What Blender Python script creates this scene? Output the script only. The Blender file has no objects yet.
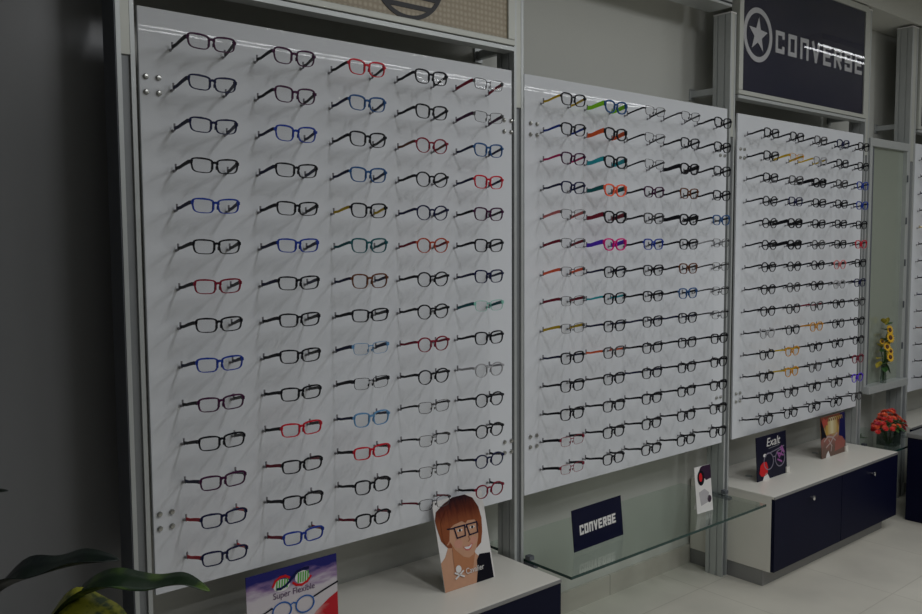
import bpy, math, random
from mathutils import Vector, Matrix, Euler
random.seed(7)
S = bpy.context.scene
COL = S.collection

# ------------------------------------------------------------------ camera
cam_d = bpy.data.cameras.new('camera'); cam = bpy.data.objects.new('camera', cam_d); COL.objects.link(cam)
cam_d.sensor_width = 36; cam_d.lens = 36*854.85/922; cam_d.clip_start = .02
cr = Vector((0.76360865, -0.6456569, -0.00538547)); cu = Vector((0.05138706, 0.05245615, 0.99730022)); cf = Vector((0.64363127, 0.76182381, -0.07323438))
m = Matrix((cr, cu, -cf)).transposed().to_4x4(); m.translation = (-0.88865, -2.20751, 1.5772)
cam.matrix_world = m
S.camera = cam
# ------------------------------------------------------------------ world, exposure
w = bpy.data.worlds.new('room_air'); S.world = w; w.use_nodes = True
w.node_tree.nodes['Background'].inputs[0].default_value = (.75, .85, 1, 1)
w.node_tree.nodes['Background'].inputs[1].default_value = .05
S.view_settings.view_transform = 'Standard'; S.view_settings.look = 'None'
S.view_settings.gamma = 1; S.view_settings.use_curve_mapping = False
S.view_settings.exposure = 0.0
# ------------------------------------------------------------------ ceiling tubes (area strips are the glowing tubes themselves)
TUBE_W = 4.2
FIX = [(x, -3.45) for x in (-.55, 1.02, 2.59, 4.16, 5.73)] + [(x, -.97) for x in (5.85, 7.6)] + [(x, -2.2) for x in (.7, 1.9, 3.1, 4.3)]  # crosswise middle row is unseen, added to steer and soften the shadows
POW = {-3.45: .45, -.97: .25, -2.2: 1.85}
CEIL = 3.06

# ------------------------------------------------------------------ materials
MATS = {}
def mat(name, col=(.5, .5, .5), rough=.5, metal=0, spec=.5, noise=0, nscale=20, bump=0, trans=0, coat=0):
    if name in MATS: return MATS[name]
    mt = bpy.data.materials.new(name); mt.use_nodes = True; MATS[name] = mt
    nt = mt.node_tree; b = nt.nodes['Principled BSDF']
    b.inputs['Base Color'].default_value = (*col, 1); b.inputs['Roughness'].default_value = rough
    b.inputs['Metallic'].default_value = metal; b.inputs['Specular IOR Level'].default_value = spec
    b.inputs['Transmission Weight'].default_value = trans; b.inputs['Coat Weight'].default_value = coat
    if noise or bump:
        tc = nt.nodes.new('ShaderNodeTexCoord'); n = nt.nodes.new('ShaderNodeTexNoise')
        n.inputs['Scale'].default_value = nscale; n.inputs['Detail'].default_value = 4
        nt.links.new(tc.outputs['Object'], n.inputs['Vector'])
        if noise:
            mx = nt.nodes.new('ShaderNodeMixRGB'); mx.blend_type = 'MIX'
            mx.inputs[1].default_value = (*[c*(1-noise) for c in col], 1); mx.inputs[2].default_value = (*[min(1, c*(1+noise)) for c in col], 1)
            nt.links.new(n.outputs['Fac'], mx.inputs[0]); nt.links.new(mx.outputs[0], b.inputs['Base Color'])
        if bump:
            bp = nt.nodes.new('ShaderNodeBump'); bp.inputs['Strength'].default_value = bump; bp.inputs['Distance'].default_value = .004
            nt.links.new(n.outputs['Fac'], bp.inputs['Height']); nt.links.new(bp.outputs[0], b.inputs['Normal'])
    return mt
def tile_mat(name, c1, c2, grout, w_, h_, rough, mort=.003, off=0.0):
    mt = mat(name, c1, rough); nt = mt.node_tree; b = nt.nodes['Principled BSDF']
    tc = nt.nodes.new('ShaderNodeTexCoord'); br = nt.nodes.new('ShaderNodeTexBrick')
    br.offset = off; br.inputs['Scale'].default_value = 1
    br.inputs['Brick Width'].default_value = w_; br.inputs['Row Height'].default_value = h_; br.inputs['Mortar Size'].default_value = mort
    br.inputs['Color1'].default_value = (*c1, 1); br.inputs['Color2'].default_value = (*c2, 1); br.inputs['Mortar'].default_value = (*grout, 1)
    n = nt.nodes.new('ShaderNodeTexNoise'); n.inputs['Scale'].default_value = 3.5; n.inputs['Detail'].default_value = 6
    nt.links.new(tc.outputs['Object'], n.inputs['Vector']); nt.links.new(tc.outputs['Object'], br.inputs['Vector'])
    mx = nt.nodes.new('ShaderNodeMixRGB'); mx.blend_type = 'MULTIPLY'; mx.inputs[0].default_value = .35
    nt.links.new(br.outputs['Color'], mx.inputs[1]); nt.links.new(n.outputs['Fac'], mx.inputs[2]); nt.links.new(mx.outputs[0], b.inputs['Base Color'])
    return mt
def glassy(name, tint, refl=.5, rough=.0, ior=1.45):
    mt = bpy.data.materials.new(name); mt.use_nodes = True; nt = mt.node_tree; nt.nodes.clear()
    o = nt.nodes.new('ShaderNodeOutputMaterial'); t = nt.nodes.new('ShaderNodeBsdfTransparent'); g = nt.nodes.new('ShaderNodeBsdfGlossy')
    lw = nt.nodes.new('ShaderNodeLayerWeight'); lw.inputs['Blend'].default_value = .5; mx = nt.nodes.new('ShaderNodeMixShader')
    pw = nt.nodes.new('ShaderNodeMath'); pw.operation = 'POWER'; pw.inputs[1].default_value = 5; nt.links.new(lw.outputs['Facing'], pw.inputs[0])
    f = nt.nodes.new('ShaderNodeMath'); f.operation = 'MULTIPLY_ADD'; f0 = ((ior-1)/(ior+1))**2; f.inputs[1].default_value = 1-f0; f.inputs[2].default_value = f0; nt.links.new(pw.outputs[0], f.inputs[0])
    t.inputs[0].default_value = (*tint, 1); g.inputs['Roughness'].default_value = rough
    g.inputs[0].default_value = (refl, refl, refl, 1)
    nt.links.new(f.outputs[0], mx.inputs[0]); nt.links.new(t.outputs[0], mx.inputs[1]); nt.links.new(g.outputs[0], mx.inputs[2]); nt.links.new(mx.outputs[0], o.inputs[0])
    return mt
M_wall = mat('painted_plaster', (.585, .59, .55), .6, noise=.03, nscale=3, bump=.05)
M_dark = mat('dark_laminate', (.185, .19, .20), .32, noise=.05, nscale=2)
M_ceil = mat('ceiling_paint', (.7, .7, .66), .8, noise=.03, nscale=5)
M_floor = tile_mat('porcelain_tile', (.72, .69, .61), (.70, .67, .59), (.58, .55, .48), .6, .6, .3)
M_skirt = tile_mat('skirting_tile', (.62, .59, .52), (.60, .57, .50), (.38, .35, .3), 1.015, .4, .35)
M_board = mat('gloss_white_acrylic', (.71, .73, .77), .014, spec=.3, noise=.025, nscale=1.6)
M_alu = mat('brushed_aluminium', (.47, .49, .49), .42, metal=.35, noise=.06, nscale=30)
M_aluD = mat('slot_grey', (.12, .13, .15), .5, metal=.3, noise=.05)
M_slot = mat('slot_lining_grey', (.22, .23, .24), .5, metal=.3, noise=.05)
M_aluL = mat('satin_aluminium_frame', (.50, .51, .47), .45, metal=.25, noise=.04, nscale=25)
M_white = mat('white_laminate', (.73, .71, .65), .35, noise=.02, nscale=4)
M_navy = mat('navy_laminate', (.003, .004, .020), .5, spec=.12, noise=.1, nscale=8)
M_plinth = mat('grey_plinth', (.26, .26, .26), .4, metal=.3, noise=.05)
M_chrome = mat('chrome', (.75, .75, .75), .2, metal=1, noise=.02)
M_steel = mat('bolt_steel', (.45, .45, .43), .3, metal=.9, noise=.02)
M_peg = mat('smoky_clear_plastic', (.24, .24, .26), .25, noise=.1, nscale=80)
M_lens = glassy('lens_glass', (.97, .97, .97), .35)
M_cover = glassy('cover_glass', (.97, .97, .98), .5)
M_shelf = glassy('shelf_glass', (.92, .96, .94), .9, ior=1.5)
M_edge = mat('glass_edge_green', (.01, .045, .04), .15, noise=.1)
M_mirror = mat('grey_green_mirror', (.36, .40, .34), .12, metal=.35, noise=.04, nscale=2)
M_shade = mat('black_rubber', (.01, .01, .014), .5, noise=.1)
M_print_white = mat('print_white', (.75, .73, .72), .35, noise=.02)
M_logo = mat('logo_silver_white', (.62, .62, .62), .4, noise=.02)
def navy_poster():
    mt = mat('navy_poster', (.010, .011, .035), .4, spec=.2)
    nt = mt.node_tree; b = nt.nodes['Principled BSDF']
    tc = nt.nodes.new('ShaderNodeTexCoord'); n = nt.nodes.new('ShaderNodeTexNoise'); n.inputs['Scale'].default_value = 3; n.inputs['Detail'].default_value = 8
    r = nt.nodes.new('ShaderNodeValToRGB'); r.color_ramp.elements[0].position = .35; r.color_ramp.elements[1].position = .75
    r.color_ramp.elements[0].color = (.006, .008, .034, 1); r.color_ramp.elements[1].color = (.022, .020, .045, 1)
    nt.links.new(tc.outputs['Object'], n.inputs['Vector']); nt.links.new(n.outputs['Fac'], r.inputs[0]); nt.links.new(r.outputs[0], b.inputs['Base Color'])
    return mt
M_poster = navy_poster()
def tan_poster():
    mt = mat('tan_dotted_poster', (.3, .25, .17), .45); nt = mt.node_tree; b = nt.nodes['Principled BSDF']
    tc = nt.nodes.new('ShaderNodeTexCoord'); v = nt.nodes.new('ShaderNodeTexVoronoi'); v.inputs['Scale'].default_value = 55; v.inputs['Randomness'].default_value = .15
    r = nt.nodes.new('ShaderNodeValToRGB'); r.color_ramp.elements[0].position = .2; r.color_ramp.elements[1].position = .5
    r.color_ramp.elements[0].color = (.46, .40, .29, 1); r.color_ramp.elements[1].color = (.33, .27, .19, 1)
    nt.links.new(tc.outputs['Object'], v.inputs['Vector']); nt.links.new(v.outputs['Distance'], r.inputs[0]); nt.links.new(r.outputs[0], b.inputs['Base Color'])
    return mt
M_tan = tan_poster()

# ------------------------------------------------------------------ mesh helpers
class MB:
    def __init__(s): s.v = []; s.f = []
    def add(s, vs, fs):
        o = len(s.v); s.v += [tuple(v) for v in vs]; s.f += [tuple(i+o for i in f) for f in fs]
    def box(s, x0, x1, y0, y1, z0, z1):
        s.add([(x, y, z) for z in (z0, z1) for (x, y) in ((x0, y0), (x1, y0), (x1, y1), (x0, y1))],
              [(3, 2, 1, 0), (4, 5, 6, 7), (0, 1, 5, 4), (1, 2, 6, 5), (2, 3, 7, 6), (3, 0, 4, 7)])
    def prism(s, pts, z0, z1):      # xy polygon extruded along z
        n = len(pts)
        s.add([(x, y, z0) for x, y in pts]+[(x, y, z1) for x, y in pts],
              [tuple(reversed(range(n))), tuple(range(n, 2*n))]+[(i, (i+1) % n, n+(i+1) % n, n+i) for i in range(n)])
    def slab(s, pts, y0, y1):       # xz polygon extruded along y
        n = len(pts)
        s.add([(x, y0, z) for x, z in pts]+[(x, y1, z) for x, z in pts],
              [tuple(range(n)), tuple(reversed(range(n, 2*n)))]+[((i+1) % n, i, n+i, n+(i+1) % n) for i in range(n)])
    def ring(s, outer, inner, y0, y1):
        n = len(outer)
        s.add([(x, y0, z) for x, z in outer]+[(x, y0, z) for x, z in inner]+[(x, y1, z) for x, z in outer]+[(x, y1, z) for x, z in inner],
              [f for i in range(n) for j in ((i+1) % n,) for f in ((i, j, n+j, n+i), (2*n+j, 2*n+i, 3*n+i, 3*n+j), (j, i, 2*n+i, 2*n+j), (n+i, n+j, 3*n+j, 3*n+i))])
    def tube(s, pts, r, n=8, caps=True):
        pts = [Vector(p) for p in pts]; rs = r if isinstance(r, (list, tuple)) else [r]*len(pts); vs = []
        for k, p in enumerate(pts):
            t = (pts[min(k+1, len(pts)-1)]-pts[max(k-1, 0)]).normalized()
            a = t.orthogonal().normalized() if abs(t.z) > .95 else t.cross(Vector((0, 0, 1))).normalized(); b = t.cross(a)
            vs += [p+(a*math.cos(2*math.pi*i/n)+b*math.sin(2*math.pi*i/n))*rs[k] for i in range(n)]
        fs = [(k*n+i, k*n+(i+1) % n, (k+1)*n+(i+1) % n, (k+1)*n+i) for k in range(len(pts)-1) for i in range(n)]
        if caps: fs += [tuple(reversed(range(n))), tuple(range((len(pts)-1)*n, len(pts)*n))]
        s.add(vs, fs)
    def beam(s, pts, secs):         # rectangular sections (half width x, half height z) swept along y-ish points
        vs = []
        for p, (hx, hz) in zip(pts, secs):
            vs += [(p[0]-hx, p[1], p[2]-hz), (p[0]+hx, p[1], p[2]-hz), (p[0]+hx, p[1], p[2]+hz), (p[0]-hx, p[1], p[2]+hz)]
        n = len(pts)
        s.add(vs, [(k*4+i, k*4+(i+1) % 4, (k+1)*4+(i+1) % 4, (k+1)*4+i) for k in range(n-1) for i in range(4)]+[(3, 2, 1, 0), tuple((n-1)*4+i for i in range(4))])
    def lathe(s, prof, n=20, c=(0, 0, 0)):
        vs = [(c[0]+r*math.cos(2*math.pi*i/n), c[1]+r*math.sin(2*math.pi*i/n), c[2]+z) for r, z in prof for i in range(n)]
        s.add(vs, [(k*n+i, k*n+(i+1) % n, (k+1)*n+(i+1) % n, (k+1)*n+i) for k in range(len(prof)-1) for i in range(n)])
    def mesh(s, name, mt, smooth=False):
        me = bpy.data.meshes.new(name); me.from_pydata(s.v, [], s.f); me.materials.append(mt)
        import bmesh
        bm = bmesh.new(); bm.from_mesh(me); bmesh.ops.recalc_face_normals(bm, faces=bm.faces); bm.to_mesh(me); bm.free()
        if smooth:
            for p in me.polygons: p.use_smooth = True
            me.set_sharp_from_angle(angle=math.radians(40))
        return me
    def build(s, name, mt, parent=None, bevel=0, smooth=False, loc=None):
        o = bpy.data.objects.new(name, s.mesh(name, mt, smooth)); COL.objects.link(o)
        if parent: o.parent = parent
        if loc: o.location = loc
        if bevel:
            b = o.modifiers.new('bevel', 'BEVEL'); b.width = bevel; b.segments = 2; b.limit_method = 'ANGLE'
        return o
def tag(o, label=None, cat=None, group=None, kind=None):
    if label: o['label'] = label
    if cat: o['category'] = cat
    if group: o['group'] = group
    if kind: o['kind'] = kind
    return o
def empty(name, loc=(0, 0, 0), rot=(0, 0, 0)):
    o = bpy.data.objects.new(name, None); COL.objects.link(o); o.location = loc; o.rotation_euler = rot; o.empty_display_size = .05
    return o
def boxo(name, mt, b, parent=None, bevel=0):
    a = MB(); a.box(*b); return a.build(name, mt, parent, bevel)
def text(name, body, size, mt, parent, loc, extrude=.0006, sx=1.0, shear=0.0, align='CENTER'):
    c = bpy.data.curves.new(name, 'FONT'); c.body = body; c.size = size; c.extrude = extrude; c.align_x = align; c.shear = shear
    t = bpy.data.objects.new('tmp', c); COL.objects.link(t)
    me = bpy.data.meshes.new_from_object(t.evaluated_get(bpy.context.evaluated_depsgraph_get()))
    bpy.data.objects.remove(t)
    me.transform(Matrix.Rotation(math.pi/2, 4, 'X') @ Matrix.Diagonal((sx, 1, 1, 1))); me.materials.clear(); me.materials.append(mt); me.name = name
    o = bpy.data.objects.new(name, me); COL.objects.link(o); o.parent = parent; o.location = loc
    return o

# ------------------------------------------------------------------ setting
WY = .232
tag(boxo('floor', M_floor, (-3, 9, -7, 1.0, -.1, 0)), kind='structure')
tag(boxo('ceiling', M_ceil, (-3, 9, -7, 1.0, CEIL, CEIL+.1)), kind='structure')
tag(boxo('wall_back', M_wall, (-.02, 9, WY, WY+.12, 0, CEIL)), kind='structure')
tag(boxo('wall_left', M_dark, (-3, -.02, WY, WY+.12, 0, CEIL)), kind='structure')
tag(boxo('wall_right', M_wall, (9, 9.1, -7, 1.0, 0, CEIL)), kind='structure')
tag(boxo('wall_front', M_wall, (-3, 9, -7.1, -7, 0, CEIL)), kind='structure')
tag(boxo('wall_side', M_dark, (-3.1, -3, -7, 1.0, 0, CEIL)), kind='structure')
tag(boxo('trim_1', M_skirt, (-.112, 9, WY-.012, WY, 0, .093)), kind='structure')
tag(boxo('trim_2', M_wall, (2.66, 9, 0.0, WY, 2.868, CEIL)), kind='structure')

# ------------------------------------------------------------------ ceiling lights
for i, (x, y) in enumerate(FIX):
    place = {-.97: 'in the row nearest the display wall', -2.2: 'set crosswise in the added unseen row', -3.45: 'in the rearmost row'}[y]
    side = ['farthest left', 'second from left', 'third from left', 'fourth from left', 'fifth from left'][[0, 1, 2, 3, 4, 0, 1, 0, 1, 2, 3][i]]
    r = tag(empty('ceiling_light', (x, y, CEIL), (0, 0, math.pi/2 if y == -2.2 else 0)), 'twin tube ceiling light %s, %s' % (place, side), 'ceiling light', 'fluorescent ceiling lights')
    a = MB(); a.box(-.78, .78, -.11, .11, -.045, 0); a.build('housing', M_white, r, .004)
    for s in (-.05, .05):
        a = MB(); a.box(-.775, -.755, s-.014, s+.014, -.075, -.045); a.box(.755, .775, s-.014, s+.014, -.075, -.045); a.build('socket', M_white, r)
        ld = bpy.data.lights.new('tube', 'AREA'); ld.shape = 'RECTANGLE'; ld.size = 1.5; ld.size_y = .03; ld.energy = TUBE_W*POW[y]; ld.color = (.96, .98, 1)
        lo = bpy.data.objects.new('tube', ld); COL.objects.link(lo); lo.parent = r; lo.location = (0, s, -.062)

# ------------------------------------------------------------------ posts
def post(x0, ztop, label, wd=.046, arm=True, slot_z=2.06):
    y0, y1 = .01, .100
    r = tag(empty('aluminium_post', (x0+wd/2, (y0+y1)/2, 0)), label, 'post', 'upright aluminium display posts')
    cx, cy = r.location.x, r.location.y
    def pr(slot):
        w, g = wd/2, .0045; a = y0-cy; b = y1-cy
        P = []
        if slot: P += [(-w, a), (-w*.5, a), (-w*.5, a+.012), (w*.5, a+.012), (w*.5, a), (w, a)]
        else: P += [(-w, a), (w, a)]
        for yy in (a+.026, a+.064): P += [(w, yy), (w-g, yy), (w-g, yy+.006), (w, yy+.006)]
        P += [(w, b), (-w, b)]
        for yy in (a+.064, a+.026): P += [(-w, yy+.006), (-w+g, yy+.006), (-w+g, yy), (-w, yy)]
        return P
    a = MB(); a.prism(pr(True), 0, ztop); a.build('profile', M_alu, r)
    boxo('slot_lining', M_slot, (-wd*.24, wd*.24, y0-cy+.008, y0-cy+.0118, .0, slot_z), r)
    boxo('slot_cover', M_aluL, (-wd*.24, wd*.24, y0-cy+.001, y0-cy+.0118, slot_z, ztop-.001), r)
    boxo('end_cap', M_print_white, (-wd/2-.001, wd/2+.001, y0-cy-.001, y1-cy+.001, ztop, ztop+.006), r)
    if arm:
        a = MB(); a.box(-.012, .012, y1-cy, WY-cy-.003, 2.262, 2.292); a.box(-.02, .02, WY-cy-.008, WY-cy, 2.25, 2.304); a.build('wall_arm', M_alu, r, .002)
    return r
p0 = post(-.138, CEIL-.003, 'slotted aluminium post at the left end, beside the dark wall panel')
boxo('side_shade', M_aluD, (-.026, -.0232, -.043, .045, 0, CEIL-.004), p0)  # dark plate added so the post's left face looks shaded
post(1.236, CEIL-.003, 'slotted aluminium post between the left and middle display boards')
post(2.588, 2.612, 'aluminium post between the middle board and the board under the star banner', .044)
post(3.924, 2.85, 'aluminium post right of the star banner, left of the tall mirror', .05)
post(4.505, 2.85, 'aluminium post right of the tall mirror, near the photo edge', .085)
# cross beam over middle bay
r = tag(empty('cross_beam', (1.93, .066, 2.63)), 'grey aluminium cross beam above the middle bay, ending at a post top', 'beam')
a = MB(); a.box(-.645, .645, -.07, .05, 0, .11); a.build('rail', M_alu, r, .003)
boxo('groove', M_shade, (-.645, .645, -.0712, -.07, .012, .02), r)

# ------------------------------------------------------------------ header panels
def header(x0, x1, z0, z1, pm, label, name='header_banner'):
    cx = (x0+x1)/2; r = tag(empty(name, (cx, 0, z0)), label, 'banner'); h = z1-z0; w = (x1-x0)/2; t = .032
    a = MB()
    a.box(-w, w, -.004, .04, .018, .018+t-.012); a.box(-w, w, -.004, .04, h-t, h)
    a.box(-w, -w+t, -.004, .04, .018+t-.012, h-t); a.box(w-t, w, -.004, .04, .018+t-.012, h-t)
    a.build('frame', M_aluL, r, .002)
    boxo('lower_rail', M_alu, (-w, w, -.002, .05, 0, .014), r)
    p = boxo('poster', pm, (-w+t-.002, w-t+.002, .004, .02, .018+t-.014, h-t+.002), r)
    if pm is M_poster: boxo('cover_pane', M_cover, (-w+t-.002, w-t+.002, -.0022, -.0012, .018+t-.014, h-t+.002), r)
    boxo('backing', M_wall, (-w+t-.002, w-t+.002, .0205, .036, .02, h-t), r)
    return r, w, h
h1, w1, hh1 = header(-.090, 1.228, 2.250, 3.0, M_tan, 'tan dotted banner with dark striped circle over the left board')
a = MB(); N = 64; cx, cz, R = .768-.569, 2.432-2.25, .147
circ = lambda R, cx=0, cz=0, N=64: [(cx+R*math.cos(2*math.pi*i/N), cz+R*math.sin(2*math.pi*i/N)) for i in range(N)]
a.ring(circ(R, cx, cz), circ(R-.014, cx, cz), .0015, .004)
for k in range(-3, 4):
    z = cz-.104+(k+3)*.0345; hw = math.sqrt(max(0, (R-.008)**2-(z-cz)**2)); a.slab([(cx-hw, z-.0075), (cx+hw, z-.0075), (cx+hw, z+.0075), (cx-hw, z+.0075)], .0018, .004)
a.build('striped_circle', M_shade, h1)
h3, w3, hh3 = header(2.640, 3.906, 2.238, 2.858, M_poster, 'navy banner with a white star ring logo over the right board')
X0 = (2.640+3.906)/2; Z0 = 2.238
a = MB(); ccx, ccz = 2.802-X0, 2.543-Z0
a.ring(circ(.124, ccx, ccz), circ(.100, ccx, ccz), .0015, .004); a.build('ring_logo', M_logo, h3)
a = MB(); st = []
for k in range(10):
    rr = .084 if k % 2 == 0 else .034; t = math.pi/2+k*math.pi/5-.06; st.append((ccx+rr*math.cos(t), ccz+rr*math.sin(t)))
a.v = [(x, .0015, z) for x, z in st]+[(ccx, .0015, ccz)]; a.f = [(i, (i+1) % 10, 10) for i in range(10)]
a.build('star_logo', M_logo, h3)
# blocky square letters built from strokes on a 0..1 grid
GL = {'C': [[(1, .82), (1, 1), (0, 1), (0, 0), (1, 0), (1, .18)]], 'O': [[(0, 0), (1, 0), (1, 1), (0, 1), (0, 0)]], 'N': [[(0, 0), (0, 1), (1, 1), (1, 0)]],
      'V': [[(0, 1), (.5, 0), (1, 1)]], 'E': [[(1, 1), (0, 1), (0, 0), (1, 0)], [(0, .5), (.85, .5)]], 'R': [[(0, 0), (0, 1), (1, 1), (1, .5), (0, .5)], [(.45, .5), (1, 0)]],
      'S': [[(1, .85), (1, 1), (0, 1), (0, .5), (1, .5), (1, 0), (0, 0), (0, .15)]]}
def strokes(mb, path, t, y0, y1):
    for k_, (a_, b_) in enumerate(zip(path[:-1], path[1:])):
        y0 -= .00006
        ax, az = a_; bx, bz = b_; d = math.hypot(bx-ax, bz-az) or 1; ux, uz = (bx-ax)/d, (bz-az)/d; nx, nz = -uz*t/2, ux*t/2; e = t/2*.98
        ax -= ux*e; az -= uz*e; bx += ux*e; bz += uz*e
        mb.slab([(ax+nx, az+nz), (ax-nx, az-nz), (bx-nx, bz-nz), (bx+nx, bz+nz)], y0, y1)
def blockword(word, x, z, lw, lh, gap, t, y0, y1, mt, parent, name='lettering', rise=0):
    mb = MB()
    for i, ch in enumerate(word):
        x_ = x+i*(lw+gap)
        for k, pth in enumerate(GL[ch]): strokes(mb, [(x_+t/2+px*(lw-t), z+rise*i+t/2+pz*(lh-t)) for px, pz in pth], t, y0, y1)
    return mb.build(name, mt, parent)
blockword('CONVERSE', 2.958-X0, 2.486-Z0, .080, .104, .036, .020, .0015, .004, M_logo, h3)
# header at far right edge
header(4.600, 5.9, 2.238, 2.858, M_poster, 'dark framed banner at the far right edge above the last board')

# ------------------------------------------------------------------ display boards
TZ = 2.09; RP = .104; CP = .23945; BY = .012
GRID = {}
def board(x0, x1, z0, z1, label, tips, ncol, bolts, TZ=TZ, RP=RP, CP=CP):
    GRID[tips] = (TZ, RP, CP)
    r = tag(empty('display_board', ((x0+x1)/2, BY, z0)), label, 'display board')
    w = (x1-x0)/2; cx = r.location.x
    a = MB(); a.box(-w, w, 0, .010, 0, z1-z0); a.build('panel', M_board, r, .0015)
    for bx in bolts:
        for bz in (2.010, 1.971, .866, .827):
            for dx in (-.0165, .0165):
                a = MB(); n = 12
                for (ra, ya), (rb, yb) in (((.0075, 0), (.0075, -.004)), ((.0075, -.004), (.005, -.0075)), ((.005, -.0075), (.0001, -.008))):
                    a.add([(ra*math.cos(2*math.pi*i/n), ya, ra*math.sin(2*math.pi*i/n)) for i in range(n)]+[(rb*math.cos(2*math.pi*i/n), yb, rb*math.sin(2*math.pi*i/n)) for i in range(n)],
                          [(i, (i+1) % n, n+(i+1) % n, n+i) for i in range(n)])
                a.build('bolt', M_steel, r, loc=(bx+dx-cx, 0, bz-z0))
    me = None
    for row in range(14):
        for c in range(ncol):
            if me is None:
                a = MB()
                a.box(-.003, .148, .0105, .013, -.007, -.001)          # rear bar joins the two pegs behind the panel
                for tx in (0, .145):
                    a.tube([(tx, .0115, -.005), (tx, -.016, -.005)], .0018, 8); a.tube([(tx, -.001, -.005), (tx, -.003, -.005)], .0042, 10); a.tube([(tx, -.0145, -.005), (tx, -.0145, .013)], .0028, 8)
                o = a.build('frame_holder', M_peg, r); me = o.data
            else:
                o = bpy.data.objects.new('frame_holder', me); COL.objects.link(o); o.parent = r
            o.location = (tips+c*CP-cx, 0, TZ-row*RP-z0)
    return r
P1, P2, P3, P4 = 0.0, 1.3707, 2.7194, 4.655
board(-.083, 1.226, .648, 2.186, 'glossy white board of eyeglasses at left, nearest the plant', P1, 5, (-.050, 1.204))
board(1.288, 2.574, .648, 2.183, 'glossy white board of eyeglasses in the middle, above the glass shelf', P2, 5, (1.334, 2.538), CP=.2378)
board(2.660, 3.914, .648, 2.172, 'glossy white board of eyeglasses under the navy star banner', P3, 5, (2.700,), 2.078, .10308, .2315)
board(4.602, 5.85, .648, 2.172, 'white board of eyeglasses cut off by the right photo edge', P4, 1, (), 2.078, .10308)

# ------------------------------------------------------------------ eyeglasses
PAL = {'K': ('black', (.008, .008, .012)), 'N': ('navy', (.010, .012, .055)), 'P': ('plum', (.055, .008, .045)), 'r': ('red', (.55, .012, .03)), 'b': ('blue', (.015, .045, .32)),
       'l': ('light blue', (.12, .28, .50)), 't': ('teal', (.01, .10, .12)), 'g': ('mint', (.22, .55, .45)), 'y': ('mustard', (.60, .40, .02)), 'o': ('orange', (.85, .12, .03)),
       'c': ('clear grey', (.36, .36, .38)), 'w': ('brown', (.13, .045, .02)), 'm': ('magenta', (.65, .01, .20)), 'v': ('violet', (.10, .03, .60)), 'e': ('dark grey', (.07, .068, .072)),
       'L': ('lime', (.28, .75, .02)), 'u': ('burgundy', (.22, .010, .03)), 'x': ('rust', (.38, .06, .03)), 's': ('salmon', (.60, .16, .16)), 'q': ('turquoise', (.02, .42, .50)), 'a': ('amber', (.60, .26, .02)), 'k': ('coral', (.95, .13, .06)), 'p': ('pink', (.55, .02, .14))}
def frame_mat(k):
    n, c = PAL[k]; return mat('frame_'+n.replace(' ', '_'), c, .4, spec=.14, noise=.12, nscale=60)
#      a      b     power  top    bottom  depth  temple-half-height  shapeword
STY = {'R': (.0260, .0162, 4.0, .0048, .0025, .0042, .0049, 'rectangular'),
       'S': (.0245, .0188, 3.3, .0048, .0022, .0040, .0043, 'squared'),
       'O': (.0240, .0205, 2.2, .0042, .0021, .0036, .0042, 'round-lensed'),
       'H': (.0258, .0165, 4.2, .0019, .0010, .0016, .0055, 'half-rim'),
       'M': (.0255, .0170, 3.8, .0017, .0015, .0018, .0034, 'wire-rimmed'),
       'B': (.0245, .0190, 2.7, .0052, .0044, .0046, .0088, 'chunky')}
PROTO = {}
DEP = .082; CX = .0718
def lens_loop(a, b, p, cx, cz, side, grow_t=0, grow_b=0, n=36):
    L = []
    for i in range(n):
        t = 2*math.pi*i/n; c, s = math.cos(t), math.sin(t)
        x = a*math.copysign(abs(c)**(2/p), c); z = b*math.copysign(abs(s)**(2/p), s)
        x *= 1+(.10 if p > 2.5 else .04)*z/b                                   # wider at the brow
        g = grow_t*(.5+.5*s)+grow_b*(.5-.5*s)
        ln = math.hypot(x, z); x += x/ln*g; z += z/ln*g
        L.append((cx+x*1.0, cz+z+side*x*.05))
    return L
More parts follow.
